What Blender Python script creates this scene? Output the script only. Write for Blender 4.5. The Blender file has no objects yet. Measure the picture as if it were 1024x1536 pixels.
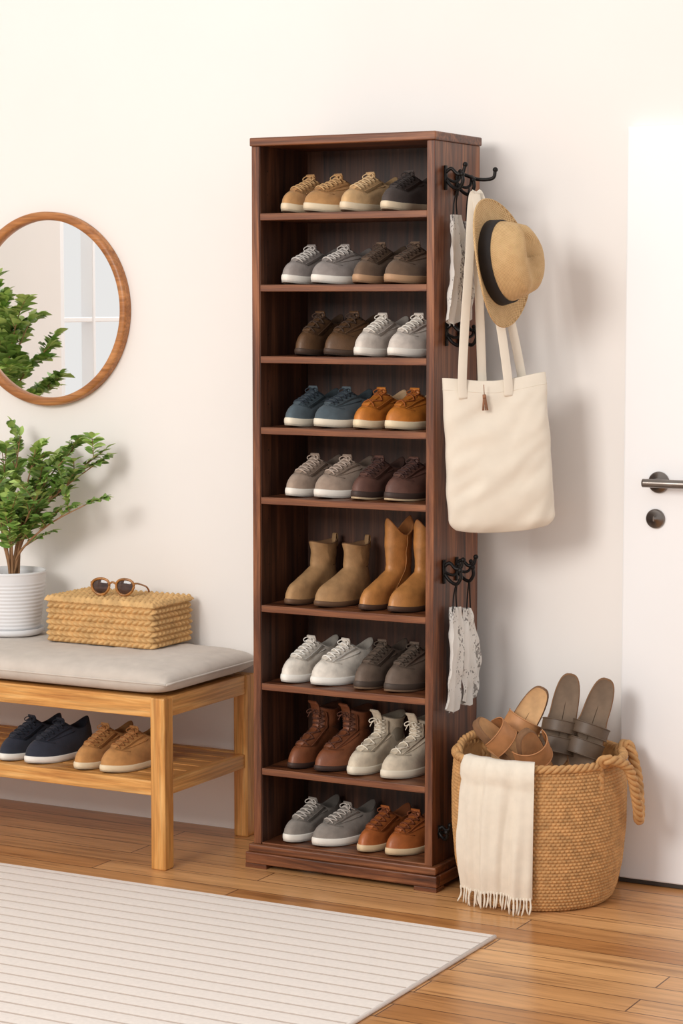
import bpy, math, random
import numpy as np
from mathutils import Vector, Matrix, noise
random.seed(7)
pi=math.pi
# ------------------------------------------------------------------ helpers
def C(r,g,b):
    f=lambda c:(c/255/12.92) if c/255<=0.04045 else ((c/255+0.055)/1.055)**2.4
    return (f(r),f(g),f(b),1)
def link(o):
    bpy.context.scene.collection.objects.link(o); return o
def empty(name,loc=(0,0,0),rz=0):
    o=bpy.data.objects.new(name,None); o.empty_display_size=.05; link(o); o.location=loc; o.rotation_euler=(0,0,rz); return o
_m={}
def new_mat(name):
    m=bpy.data.materials.new(name); m.use_nodes=True
    nt=m.node_tree; return m,nt,nt.nodes['Principled BSDF']
def N(nt,t,**k):
    n=nt.nodes.new(t)
    for a,b in k.items():
        if a in n.inputs: n.inputs[a].default_value=b
        else: setattr(n,a,b)
    return n
def coords(nt,scale=(1,1,1),kind='Object',loc=(0,0,0)):
    tc=N(nt,'ShaderNodeTexCoord'); mp=N(nt,'ShaderNodeMapping')
    mp.inputs['Scale'].default_value=scale; mp.inputs['Location'].default_value=loc
    nt.links.new(tc.outputs[kind],mp.inputs['Vector']); return mp.outputs['Vector']
def ramp(nt,fac,stops):
    r=N(nt,'ShaderNodeValToRGB'); cr=r.color_ramp
    while len(cr.elements)<len(stops): cr.elements.new(.5)
    for e,(p,c) in zip(cr.elements,stops): e.position=p; e.color=c
    nt.links.new(fac,r.inputs['Fac']); return r.outputs['Color']
def bump(nt,b,h,strength=.3,dist=.002):
    n=N(nt,'ShaderNodeBump'); n.inputs['Strength'].default_value=strength; n.inputs['Distance'].default_value=dist
    nt.links.new(h,n.inputs['Height']); nt.links.new(n.outputs['Normal'],b.inputs['Normal'])
def math_(nt,op,a,b=None):
    n=N(nt,'ShaderNodeMath',operation=op)
    for i,x in enumerate((a,b)):
        if x is None: continue
        if isinstance(x,(int,float)): n.inputs[i].default_value=x
        else: nt.links.new(x,n.inputs[i])
    return n.outputs[0]
def shade(c,k): return (c[0]*k,c[1]*k,c[2]*k,1)
def mat_noise(name,col,var=.2,scale=60,rough=.6,bs=.3,bd=.001,stretch=(1,1,1),metal=0,sheen=0,spec=.5,bscale=None):
    key=(name,tuple(col))
    if key in _m: return _m[key]
    m,nt,b=new_mat(name)
    v=coords(nt,stretch)
    n=N(nt,'ShaderNodeTexNoise'); n.inputs['Scale'].default_value=scale; n.inputs['Detail'].default_value=5
    nt.links.new(v,n.inputs['Vector'])
    c=ramp(nt,n.outputs['Fac'],[(.3,shade(col,1-var)),(.7,shade(col,1+var*.6))])
    nt.links.new(c,b.inputs['Base Color']); b.inputs['Roughness'].default_value=rough
    b.inputs['Metallic'].default_value=metal; b.inputs['Sheen Weight'].default_value=sheen
    b.inputs['Specular IOR Level'].default_value=spec
    if bs>0:
        n2=N(nt,'ShaderNodeTexNoise'); n2.inputs['Scale'].default_value=bscale or scale*4; n2.inputs['Detail'].default_value=3
        nt.links.new(v,n2.inputs['Vector']); bump(nt,b,n2.outputs['Fac'],bs,bd)
    _m[key]=m; return m
def mat_wood(name,cols,axis,rough=.4,bs=.15,sc=1.0,coat=0,gf=.42):
    key=(name,axis)
    if key in _m: return _m[key]
    m,nt,b=new_mat(name+'_'+axis)
    s=[22*sc,22*sc,22*sc]; s['xyz'.index(axis)]=1.6*sc
    v=coords(nt,tuple(s))
    n=N(nt,'ShaderNodeTexNoise'); n.inputs['Scale'].default_value=1.0; n.inputs['Detail'].default_value=8; n.inputs['Roughness'].default_value=.62; n.inputs['Distortion'].default_value=1.1
    nt.links.new(v,n.inputs['Vector'])
    c=ramp(nt,n.outputs['Fac'],[(.35,cols[0]),(.5,cols[1]),(.64,cols[2])])
    s2=[160,160,160]; s2['xyz'.index(axis)]=5
    v2=coords(nt,tuple(s2)); n2=N(nt,'ShaderNodeTexNoise'); n2.inputs['Scale'].default_value=1; n2.inputs['Detail'].default_value=3
    nt.links.new(v2,n2.inputs['Vector'])
    mx=N(nt,'ShaderNodeMix',data_type='RGBA',blend_type='MULTIPLY'); mx.inputs['Factor'].default_value=gf
    g=ramp(nt,n2.outputs['Fac'],[(.34,(.40,.40,.40,1)),(.56,(1.1,1.1,1.1,1))])
    nt.links.new(c,mx.inputs['A']); nt.links.new(g,mx.inputs['B'])
    nt.links.new(mx.outputs['Result'],b.inputs['Base Color'])
    b.inputs['Roughness'].default_value=rough; b.inputs['Coat Weight'].default_value=coat
    bump(nt,b,n2.outputs['Fac'],bs,.001)
    _m[key]=m; return m
class MB:
    def __init__(s): s.v=[];s.f=[];s.m=[];s.sm=[]
    def grid(s,rows,mat=0,closed=False,smooth=True,flip=False,cap0=False,cap1=False):
        b=len(s.v); n=len(rows[0])
        for r in rows: s.v.extend([tuple(p) for p in r])
        for i in range(len(rows)-1):
            for j in range(n if closed else n-1):
                k=(j+1)%n
                q=(b+i*n+j,b+i*n+k,b+(i+1)*n+k,b+(i+1)*n+j)
                if flip: q=q[::-1]
                s.f.append(q); s.m.append(mat); s.sm.append(smooth)
        if cap0: s.f.append(tuple(range(b,b+n))[::(1 if flip else -1)]); s.m.append(mat); s.sm.append(False)
        if cap1:
            e=b+(len(rows)-1)*n
            s.f.append(tuple(range(e,e+n))[::(-1 if flip else 1)]); s.m.append(mat); s.sm.append(False)
    def tube(s,path,rad,n=8,mat=0,caps=True,flat=1.0):
        path=[Vector(p) for p in path]; rows=[]
        up=Vector((0,0,1))
        t0=(path[1]-path[0]).normalized()
        nrm=t0.cross(up)
        if nrm.length<.05: nrm=t0.cross(Vector((1,0,0)))
        nrm.normalize()
        for i,p in enumerate(path):
            t=(path[min(i+1,len(path)-1)]-path[max(i-1,0)]).normalized()
            nrm=(nrm-t*nrm.dot(t)).normalized(); bn=t.cross(nrm)
            r=rad[i] if hasattr(rad,'__len__') else rad
            rows.append([p+nrm*(r*math.cos(2*pi*k/n))+bn*(r*flat*math.sin(2*pi*k/n)) for k in range(n)])
        s.grid(rows,mat,closed=True,cap0=caps,cap1=caps)
    def ribbon(s,path,width,wdir,th,mat=0):
        path=[Vector(p) for p in path]; rows=[]
        for i,p in enumerate(path):
            t=(path[min(i+1,len(path)-1)]-path[max(i-1,0)]).normalized()
            w=wdir[i] if isinstance(wdir,list) else wdir
            w=Vector(w); w=(w-t*w.dot(t)).normalized(); n=t.cross(w)
            wd=width[min(i,len(width)-1)] if hasattr(width,'__len__') else width
            a=w*wd/2; b=n*th/2
            rows.append([p-a-b*.6,p-a*.9-b,p+a*.9-b,p+a-b*.6,p+a+b*.6,p+a*.9+b,p-a*.9+b,p-a+b*.6])
        s.grid(rows,mat,closed=True,cap0=True,cap1=True)
    def box(s,x0,x1,y0,y1,z0,z1,mat=0):
        b=len(s.v)
        s.v+=[(x0,y0,z0),(x1,y0,z0),(x1,y1,z0),(x0,y1,z0),(x0,y0,z1),(x1,y0,z1),(x1,y1,z1),(x0,y1,z1)]
        for q in [(0,3,2,1),(4,5,6,7),(0,1,5,4),(1,2,6,5),(2,3,7,6),(3,0,4,7)]:
            s.f.append(tuple(b+i for i in q)); s.m.append(mat); s.sm.append(False)
    def lathe(s,prof,n=48,mat=0,smooth=True,ell=1.0,cap0=False,cap1=False):
        rows=[[(r*math.cos(2*pi*k/n),r*ell*math.sin(2*pi*k/n),z) for k in range(n)] for r,z in prof]
        s.grid(rows,mat,closed=True,smooth=smooth,cap0=cap0,cap1=cap1)
    def obj(s,name,mats,parent=None,loc=(0,0,0),rot=(0,0,0),bevel=0,seg=2):
        me=bpy.data.meshes.new(name); me.from_pydata([tuple(p) for p in s.v],[],s.f)
        for m in mats: me.materials.append(m)
        me.polygons.foreach_set('material_index',s.m); me.polygons.foreach_set('use_smooth',s.sm); me.update()
        o=bpy.data.objects.new(name,me); link(o); o.location=loc; o.rotation_euler=rot
        if parent: o.parent=parent
        if bevel:
            bv=o.modifiers.new('bevel','BEVEL'); bv.width=bevel; bv.segments=seg; bv.limit_method='ANGLE'
        return o
def box(name,parent,x0,x1,y0,y1,z0,z1,mat,bevel=.002):
    cx,cy,cz=(x0+x1)/2,(y0+y1)/2,(z0+z1)/2
    mb=MB(); mb.box(x0-cx,x1-cx,y0-cy,y1-cy,z0-cz,z1-cz)
    pl=parent.location if parent else Vector((0,0,0))
    return mb.obj(name,[mat],parent,(cx-pl[0],cy-pl[1],cz-pl[2]),bevel=bevel)
def cat(pts,n=8):
    P=[Vector(p) for p in pts]; P=[P[0]*2-P[1]]+P+[P[-1]*2-P[-2]]; out=[]
    for i in range(1,len(P)-2):
        for k in range(n):
            t=k/n; a,b,c,d=P[i-1],P[i],P[i+1],P[i+2]
            out.append(.5*((2*b)+(c-a)*t+(2*a-5*b+4*c-d)*t*t+(3*b-a-3*c+d)*t**3))
    out.append(P[-2]); return out
D=math.radians
# ------------------------------------------------------------------ camera
F=3350.; YAW=math.radians(28.2); PIT=math.atan(318/F)
cam=bpy.data.cameras.new('camera'); co=link(bpy.data.objects.new('camera',cam))
co.location=(3.048,-5.684,1.59); co.rotation_euler=(pi/2-PIT,0,YAW); cam.lens=F/1536*36; cam.sensor_width=36
bpy.context.scene.camera=co
R_=Vector((math.cos(YAW),math.sin(YAW),0)); T_=Vector((math.sin(YAW),-math.cos(YAW),0)); U_=Vector((0,0,1))
# ------------------------------------------------------------------ materials
WAL=[C(56,28,16),C(106,60,36),C(146,92,58)]
WAL_SHADE=[C(38,20,13),C(72,41,26),C(98,60,39)]  # same walnut darkened: the interior's shade is put into the colour
OAK=[C(176,114,54),C(210,150,80),C(230,178,110)]
wall_m=mat_noise('wall_paint',C(243,239,235),.012,3,.85,.05,.0005,bscale=300)
door_m=mat_noise('door_paint',C(245,245,246),.01,4,.4,.02,.0003,bscale=200)
black_m=mat_noise('black_iron',C(28,25,24),.2,40,.45,.2,.0005,metal=.6)
def floor_mat():
    m,nt,b=new_mat('oak_planks')
    v=coords(nt,(1,1,1))
    br=N(nt,'ShaderNodeTexBrick'); br.offset=.37; br.offset_frequency=2
    br.inputs['Scale'].default_value=1; br.inputs['Brick Width'].default_value=1.3; br.inputs['Row Height'].default_value=.098
    br.inputs['Mortar Size'].default_value=.0020; br.inputs['Mortar Smooth'].default_value=.2; br.inputs['Bias'].default_value=0
    br.inputs['Color1'].default_value=C(182,126,74); br.inputs['Color2'].default_value=C(216,166,112); br.inputs['Mortar'].default_value=C(92,56,30)
    nt.links.new(v,br.inputs['Vector'])
    v2=coords(nt,(1.6,26,1)); n=N(nt,'ShaderNodeTexNoise'); n.inputs['Scale'].default_value=1.; n.inputs['Detail'].default_value=9; n.inputs['Distortion'].default_value=1.8; n.inputs['Roughness'].default_value=.64
    nt.links.new(v2,n.inputs['Vector'])
    g=ramp(nt,n.outputs['Fac'],[(.32,(.48,.40,.33,1)),(.48,(.95,.93,.92,1)),(.68,(1.18,1.18,1.18,1))])
    v3=coords(nt,(.9,4,1)); n3=N(nt,'ShaderNodeTexNoise'); n3.inputs['Scale'].default_value=1.6; n3.inputs['Detail'].default_value=3
    nt.links.new(v3,n3.inputs['Vector'])
    g3=ramp(nt,n3.outputs['Fac'],[(.3,(.74,.68,.63,1)),(.65,(1.08,1.08,1.08,1))])
    mx=N(nt,'ShaderNodeMix',data_type='RGBA',blend_type='MULTIPLY'); mx.inputs['Factor'].default_value=.85
    mx2=N(nt,'ShaderNodeMix',data_type='RGBA',blend_type='MULTIPLY'); mx2.inputs['Factor'].default_value=.8
    nt.links.new(br.outputs['Color'],mx.inputs['A']); nt.links.new(g,mx.inputs['B'])
    nt.links.new(mx.outputs['Result'],mx2.inputs['A']); nt.links.new(g3,mx2.inputs['B'])
    nt.links.new(mx2.outputs['Result'],b.inputs['Base Color'])
    b.inputs['Roughness'].default_value=.28
    return m
# ------------------------------------------------------------------ room
mb=MB(); mb.box(-2.3,5.2,-7.5,.1,-.1,0); mb.obj('floor',[floor_mat()])
mb=MB(); mb.box(-2.3,5.2,0,.12,0,3.0); mb.obj('wall_back',[wall_m])
mb=MB(); X0,X1=-2.32,-2.2
mb.box(X0,X1,-1.74,0,0,3.0); mb.box(X0,X1,-7.5,-3.2,0,3.0); mb.box(X0,X1,-3.2,-1.74,0,.85); mb.box(X0,X1,-3.2,-1.74,2.35,3.0)
mb.obj('wall_left',[wall_m])
win=empty('window_1',(-2.24,-2.47,1.6))
for i,(a,b_) in enumerate([(-3.2,-3.15),(-1.78,-1.74),(-2.0,-1.98),(-2.49,-2.47)]):
    box('mullion_%d'%i,win,-2.27,-2.21,a,b_,.85,2.35,door_m,.003)
for i,(a,b_) in enumerate([(.85,.91),(2.29,2.35),(1.50,1.52)]):
    box('rail_%d'%i,win,-2.268,-2.212,-3.2,-1.74,a,b_,door_m,.003)
box('sill',win,-2.3,-2.12,-3.26,-1.68,.82,.85,door_m,.004)
# door
door=empty('door_1',(1.3,0,0))
DX0,DX1,DZ=.878,1.74,2.05
def dbox(n,x0,x1,y0,y1,z0,z1,bv=.002): return box(n,door,x0,x1,y0,y1,z0,z1,door_m,bv)
SX=1.072
dbox('leaf_core',DX0+.01,DX1-.01,-.012,-.002,.02,DZ-.01)
dbox('stile_left',DX0,SX,-.028,-.003,.012,DZ,.004); dbox('stile_right',1.56,DX1,-.028,-.003,.012,DZ,.004)
dbox('rail_top',SX+.0001,1.5599,-.028,-.003,1.93,DZ,.004); dbox('rail_mid',SX+.0001,1.5599,-.028,-.003,.94,1.17,.004); dbox('rail_bottom',SX+.0001,1.5599,-.028,-.003,.012,.24,.004)
dbox('panel_upper',SX+.02,1.54,-.024,-.003,1.19,1.91,.008); dbox('panel_lower',SX+.02,1.54,-.024,-.003,.26,.92,.008)
nick=mat_noise('brushed_nickel',C(128,120,114),.1,30,.3,.1,.0003,metal=.9)
HX=.980
mb=MB(); mb.lathe([(0.0001,0),(.029,0),(.029,.006),(.026,.010),(.012,.011),(.011,.045),(.0001,.046)],32)
mb.obj('handle_rosette',[nick],door,(HX-1.3,-.028,1.104),(pi/2,0,0))
mb=MB(); mb.tube(cat([(-.03,0,0),(0,0,0),(.05,0,0),(.11,.004,0),(.125,.012,0)],6),.0115,12); mb.obj('handle_lever',[nick],door,(HX-1.3,-.072,1.104))
mb=MB(); mb.lathe([(0.0001,0),(.026,0),(.026,.006),(.023,.009),(.008,.010),(.007,.016),(.0001,.017)],32)
mb.box(-.0012,.0012,-.006,.006,.0165,.0185)
mb.obj('lock_rosette',[nick],door,(HX-.008-1.3,-.028,1.006),(pi/2,0,0))
box('door_bottom_seal',door,DX0,DX1,-.026,-.004,.001,.0115,mat_noise('seal',C(60,52,46),.1),.001)
# ------------------------------------------------------------------ cabinet
wz=mat_wood('walnut',WAL,'z',.36,gf=.6); wx=mat_wood('walnut',WAL,'x',.36,gf=.6); wy=mat_wood('walnut',WAL,'y',.36,gf=.6)
wzi=mat_wood('walnut_shaded',WAL_SHADE,'z',.5,gf=.5)
CL,CR,CF,CB=-.089,.468,-.355,-.072
cab=empty('shoe_cabinet',((CL+CR)/2,(CF+CB)/2,0))
PT=.023
box('side_left',cab,CL,CL+PT,CF,CB,.066,2.008,wz,.0015)
box('side_right',cab,CR-PT,CR,CF,CB,.066,2.008,wz,.0015)
box('inner_shade_left',cab,CL+PT,CL+PT+.002,CF+.004,CB-.012,.071,2.008,wzi,0)  # added thin sheet carrying the shaded walnut tone, not a real lining
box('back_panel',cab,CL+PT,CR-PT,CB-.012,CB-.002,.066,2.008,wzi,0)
box('top_board',cab,CL-.002,CR+.006,CF-.008,CB,2.008,2.031,wx,.003)
box('plinth_upper',cab,CL-.012,CR+.016,CF-.012,CB,.044,.066,wx,.004)
box('plinth_front',cab,CL-.018,CR+.022,CF-.018,CF+.006,.012,.044,wx,.003)
box('plinth_side_right',cab,CR,CR+.022,CF+.006,CB,.012,.044,wy,.003)
box('plinth_side_left',cab,CL-.018,CL+.004,CF+.006,CB,.012,.044,wy,.003)
for i,(a,b_,c_,d_) in enumerate([(CL-.018,CL+.05,CF-.018,CF+.03),(CR-.046,CR+.022,CF-.018,CF+.03),(CL-.018,CL+.05,CB-.05,CB),(CR-.046,CR+.022,CB-.05,CB)]):
    box('foot_%d'%i,cab,a,b_,c_,d_,0,.012,wx,.001)
SH=[1.826,1.632,1.436,1.240,1.046,.744,.524,.283]
for i,z in enumerate(SH):
    box('shelf_%d'%(i+1),cab,CL+PT+.002,CR-PT,CF+.002,CB-.012,z-.019,z,wx,.0015)
box('shelf_bottom',cab,CL+PT+.002,CR-PT,CF+.002,CB-.012,.0661,.071,wx,.001)
pm=mat_noise('pin_hole',C(14,8,6),.1)
mb=MB()
for z in np.arange(.15,1.95,.064):
    for yy in (CF+.045,CB-.06):
        if any(abs(z-s+.01)<.02 for s in SH): continue
        mb.tube([(CL+PT+.001,yy,z),(CL+PT+.0024,yy,z)],.0022,8)
mb.obj('pin_holes',[pm],cab,(-cab.location[0],-cab.location[1],0))
# ------------------------------------------------------------------ shoes
def make_shoe(name,parent,loc,rz,up,sole,lace,L=.25,W=.084,H=.088,sh=.021,kind='low',lining=None,side=1,outs=None,toecap=False,rough=.6,lrows=5,kn=''):
    mu=mat_noise('upper_'+kn,up,.26,32,rough,.5,.0011,bscale=260,sheen=.15 if rough>.7 else 0)
    ms=mat_noise('sole',sole,.06,30,.6,.15,.0006)
    ml=mat_noise('lining',lining or shade(up,.55),.15,40,.9,.2,.0005)
    mc=mat_noise('laces',lace,.08,200,.85,.3,.0004)
    ma=mat_noise('accent_'+kn,shade(up,.80),.24,32,rough,.5,.0011,bscale=260)
    mo=mat_noise('outsole',outs or shade(sole,.6),.1,60,.8,.2,.0005)
    mst=mat_noise('stitching',(min(1,up[0]*1.5+.02),min(1,up[1]*1.5+.02),min(1,up[2]*1.5+.02),1),.1,200,.8,0)
    K=48
    low=(kind=='low')
    cs=.27; ac=.205*L; hw=.32*W; Hc=H if low else .100
    def m_(s): return float(np.interp(s,[0,.15,.42,.7,.85,1],[.88,.82,.78,1.0,.93,.78]))
    def foot(th,k=1.0):
        s=(1-math.cos(th))/2; sn=math.sin(th)
        w=W/2*abs(sn)**.78*m_(s)*(1 if sn>=0 else -1)
        bend=-side*.007*math.sin(pi*min(1,max(0,(s-.1)/.9)))+side*.009*max(0,s-.5)*2
        return Vector((w*k+bend,(L/2-s*L)*(1-(1-k)*.5),0)),s
    def spring(s): return .006*max(0,(s-.7)/.3)**2
    TZ=.34
    def S(th,t):
        P,s=foot(th,.955)
        cth=math.cos(th)
        Q=Vector((hw*math.sin(th),L/2-cs*L+ac*cth,0))
        zq=Hc+(.012*math.cos(2*th)+.001*cth-.002 if low else 0)
        if t<=1:
            wt=min(1,max(0,(s-.25)/.45)); wt=wt*wt*(3-2*wt)
            g=(t**1.6)*(1-wt)+t*wt
            zf=TZ*math.sqrt(max(0,1-(1-min(t/.25,1))**2))+(1-TZ)*t**1.12
            zz=t*(1-wt)+zf*wt
            p=P*(1-g)+Q*g
            p.z=sh+spring(s)*(1-g)+(zq-sh)*zz
            bul=math.sin(pi*min(1,t))*.004*(1-wt)
            p.x+=bul*math.sin(th)
            p.z+=.0025*noise.noise(Vector((p.x*40+L*9,p.y*40,Hc*50)))*math.sin(pi*t)
            return p
        u=t-1
        k=1+.10*u-.10*math.sin(pi*u)*.6
        p=Vector((Q.x*(1+.22*u),(Q.y-(L/2-cs*L))*k+(L/2-cs*L)+.004*u,0))
        ztop=H
        if kind=='vboot': ztop+=.022*math.cos(2*th)-.004*abs(math.sin(th))
        elif kind=='chelsea': ztop+=.004*math.cos(2*th)
        else: ztop+=.006*math.cos(2*th)
        p.z=Hc+(ztop-Hc)*u
        wr=noise.noise(Vector((p.x*30+L*77,p.y*25,p.z*38)))*.004
        return p+Vector((math.sin(th)*wr,math.cos(th)*wr,0))
    th=[2*pi*k/K for k in range(K)]
    mb=MB()
    def ring(k,z,sc=0):
        out=[]
        for a in th:
            p,s=foot(a,k); p.z=z+spring(s); out.append(p)
        return out
    hb=sh*.28
    mb.grid([ring(.93,0),ring(.985,.0015),ring(.985,hb)],5,closed=True,cap0=True,flip=False)
    mb.grid([ring(.985,hb),ring(1.0,hb+.001),ring(1.01,sh*.6),ring(1.0,sh-.002),ring(.975,sh+.001),ring(.93,sh+.001)],1,closed=True)
    ts=[0,.03,.07,.12,.17,.22,.3,.4,.5,.6,.7,.8,.9,1.0]
    if not low: ts+=[1+x for x in (.12,.25,.4,.55,.7,.85,1.0)]
    rows=[[S(a,t) for a in th] for t in ts]
    base=len(mb.f)
    mb.grid(rows,0,closed=True)
    for i in range(len(ts)-1):
        for j in range(K):
            a=th[j]; s=(1-math.cos(a))/2
            if (s<.045 and ts[i]<.75) or (toecap and s>.72 and ts[i]<.36): mb.m[base+i*K+j]=4
    top=rows[-1]; cy=L/2-cs*L
    def ins(k,dz): return [Vector((p.x*k,(p.y-cy)*k+cy,p.z+dz)) for p in top]
    mb.grid([top,ins(.97,.003),ins(.91,.002),ins(.86,-.006),ins(.84,-.03 if low else -.06),[Vector((p.x*.75,(p.y-cy)*.75+cy,sh+.012)) for p in top]],2,closed=True,cap1=True)
    def nrm(a,t):
        e=.02; d1=S(a+e,t)-S(a-e,t); d2=S(a,t+e)-S(a,t-e); n=d1.cross(d2)
        if n.length<1e-9: return Vector((0,-.5,.8))
        n.normalize()
        return n if n.dot(Vector((0,-.6,.6))+Vector((math.sin(a),0,0))*.4)>0 else -n
    def at(x,t,off):
        sg=1 if x>0 else -1; best=pi
        if abs(x)>1e-5:
            for d in np.linspace(0,1.35,60):
                a=pi-sg*d
                if abs(S(a,t).x-S(pi,t).x)>=abs(x): best=a; break
            else: best=a
        return S(best,t)+nrm(best,t)*off
    if low or kind=='lace':
        for sg in (-1,1):
            a_s=[pi-sg*d for d in np.linspace(.62,1.25,10)]
            tq=list(np.linspace(.30,.86,10))
            pts=[S(a,t)+nrm(a,t)*.0007 for a,t in zip(a_s,tq)]
            mb.tube(pts,.0011,5,4)
            pts=[S(a,t+.05)+nrm(a,t+.05)*.0006 for a,t in zip(a_s,tq)]
            mb.tube(pts,.0005,4,6)
        pts=[S(pi+d,.27)+nrm(pi+d,.27)*.0005 for d in np.linspace(-.95,.95,24)]
        mb.tube(pts,.0009,5,4)
    if kind in('low','lace'):
        t0=.34; t1=.97 if low else 1.85
        tt=list(np.linspace(t0,t1,lrows+1))
        for sg in (-1,1):
            r=[]
            for t in np.linspace(t0-.05,t1,12):
                x0=.0085; x1=.023
                r.append([at(sg*x0,t,-.0005),at(sg*x0,t,.0024),at(sg*(x0+x1)/2,t,.0026),at(sg*x1,t,.0024),at(sg*x1,t,-.001)])
            mb.grid(r,4)
            mb.tube([at(sg*.0205,t,.0028) for t in np.linspace(t0-.03,t1,14)],.0005,4,6)
        path=[S(pi,t)+nrm(pi,t)*.0012 for t in np.linspace(t0,.999 if low else 1.95,10)]
        e=path[-1]; path+= [e+Vector((0,-.002,.008)),e+Vector((0,-.006,.013))] if low else [e+Vector((0,-.006,.012)),e+Vector((0,-.016,.020))]
        mb.ribbon(path,[.022]*8+[.030]*4,Vector((1,0,0)),.005,0)
        for i in range(lrows):
            for sg in (-1,1):
                pts=[at(sg*.0165,tt[i],.003),at(sg*.009,tt[i]*.7+tt[i+1]*.3,.0058),at(0.0,tt[i]*.5+tt[i+1]*.5,.0068),at(-sg*.009,tt[i]*.3+tt[i+1]*.7,.0058),at(-sg*.0165,tt[i+1],.003)]
                mb.tube(cat(pts,3),.0021,6,3)
        k=at(0,tt[-1],.008)
        for sg in (-1,1):
            mb.tube(cat([k,k+Vector((sg*.010,-.004,.003)),k+Vector((sg*.020,-.008,-.003)),k+Vector((sg*.015,-.010,-.009)),k+Vector((sg*.004,-.005,-.002))],4),.0015,6,3)
            mb.tube(cat([k,k+Vector((sg*.009,-.008,-.008)),k+Vector((sg*.014,-.012,-.020))],4),.0014,6,3)
    if kind=='chelsea':
        for sg in (-1,1):
            a0=pi/2 if sg>0 else 3*pi/2
            r=[[S(a0+d,t)+nrm2 for d,nrm2 in [(-.32*k,Vector((sg*.0012,0,0))),(0,Vector((sg*.0016,0,0))),(.32*k,Vector((sg*.0012,0,0)))]] for t,k in [(1.15,.2),(1.35,.6),(1.6,.9),(1.98,1)]]
            mb.grid(r,4)
        e=S(0,1.98); mb.ribbon(cat([e+Vector((0,.003,-.02)),e+Vector((0,.004,.012)),e+Vector((0,-.004,.016)),e+Vector((0,-.008,-.01))],4),.014,Vector((1,0,0)),.002,4)
    if kind=='vboot':
        for a0 in (pi/2,3*pi/2):
            mb.tube([S(a0,t)+Vector((math.sin(a0)*.001,0,0)) for t in np.linspace(.1,2,16)],.0012,5,4)
    return mb.obj(name,[mu,ms,ml,mc,ma,mo,mst],parent,loc,(0,0,rz))
def pair(name,xs,ytoe,z,rzs=(0,0),dy=(0,0),cabinet=True,**k):
    L=k.get('L',.25)
    if cabinet: xs=tuple(x-(.022 if x<.22 else .030) for x in xs)
    cx=sum(xs)/len(xs); p=empty(name,(cx,ytoe+L/2,z))
    nm=['left','right'] if len(xs)==2 else ['shoe']
    for i,x in enumerate(xs):
        a=rzs[i]
        if cabinet: a-=D(9) if x<.25 else D(7)
        d=Vector((math.sin(a),-math.cos(a)))*L/2
        make_shoe(nm[i],p,(x-cx-d.x,dy[i]+(ytoe-d.y)-(ytoe+L/2),0.0004),a,side=(1 if i==0 else -1),kn=name+'_%d'%(int(z*1000)%997),**k)
    return p
def px(u): return (u-392)/246*.511-.088
WHT=C(238,232,222); CRM=C(228,210,180)
YT=-.340
pair('tan_suede_sneakers',(px(442),px(482)),YT+.0,SH[0],(D(-6),D(-8)),(0,.0),up=C(186,140,90),sole=CRM,lace=C(206,166,116),H=.086,rough=.85,L=.235,W=.08)
pair('beige_suede_sneaker',(px(530),),YT,SH[0],(D(-7),),(0,),up=C(208,170,122),sole=CRM,lace=C(222,190,146),H=.088,rough=.85,L=.24)
pair('charcoal_sneaker',(px(594),),YT,SH[0],(D(-4),),(0,),up=C(74,64,60),sole=CRM,lace=C(54,46,44),H=.09,rough=.8,L=.245)
pair('gray_sneakers',(px(443),px(494)),YT,SH[1],(D(-4),D(-4)),(0,0),up=C(152,143,138),sole=WHT,lace=C(206,200,194),rough=.85,L=.245)
pair('taupe_suede_sneakers',(px(552),px(606)),YT,SH[1],(D(-3),D(-2)),(0.004,0),up=C(110,88,70),sole=C(186,148,114),lace=C(82,64,52),rough=.85,L=.24,H=.092)
pair('dark_brown_derby_shoes',(px(460),px(510)),YT+.012,SH[2],(D(0),D(-2)),(0,0),up=C(98,71,48),sole=C(70,52,40),lace=C(66,48,36),L=.225,H=.10,sh=.016,rough=.45,W=.08,lrows=3)
pair('off_white_sneakers',(px(555),px(611)),YT,SH[2],(D(-3),D(-2)),(0,0),up=C(212,202,192),sole=WHT,lace=C(232,226,216),L=.245,H=.096,rough=.75)
pair('navy_sneakers',(px(447),px(498)),YT,SH[3],(D(-3),D(-3)),(0,0),up=C(78,92,100),sole=C(232,222,202),lace=C(46,56,66),L=.24,rough=.8)
pair('orange_leather_shoes',(px(554),px(608)),YT,SH[3],(D(-3),D(0)),(0,0),up=C(196,120,48),sole=C(234,216,182),lace=C(150,82,30),L=.24,rough=.45,lrows=2,lining=C(214,180,140))
pair('taupe_canvas_sneakers',(px(448),px(498)),YT,SH[4],(D(-4),D(-3)),(0,0),up=C(164,144,128),sole=WHT,lace=C(190,172,158),L=.245,H=.094,rough=.9)
pair('burgundy_brown_shoes',(px(551),px(607)),YT,SH[4],(D(-3),D(0)),(0,0),up=C(102,70,60),sole=C(62,46,40),lace=C(70,46,42),outs=C(206,184,150),L=.24,H=.094,rough=.6)
pair('suede_ankle_boots',(px(446),px(498)),YT,SH[5],(D(-2),D(-1)),(0,0),up=C(168,130,88),sole=C(96,68,46),lace=C(0,0,0),kind='chelsea',H=.165,L=.23,W=.078,sh=.014,rough=.7,lining=C(110,78,50))
pair('tan_leather_boots',(px(562),px(612)),YT,SH[5],(D(-3),D(1)),(0,0),up=C(184,126,70),sole=C(74,50,36),lace=C(0,0,0),kind='vboot',H=.222,L=.235,W=.078,sh=.014,rough=.4,lining=C(200,134,78))
pair('white_sneakers',(px(440),px(492)),YT,SH[6],(D(-5),D(-6)),(0,0),up=C(228,220,208),sole=C(242,238,230),lace=C(240,236,228),L=.25,H=.10,rough=.6)
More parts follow.
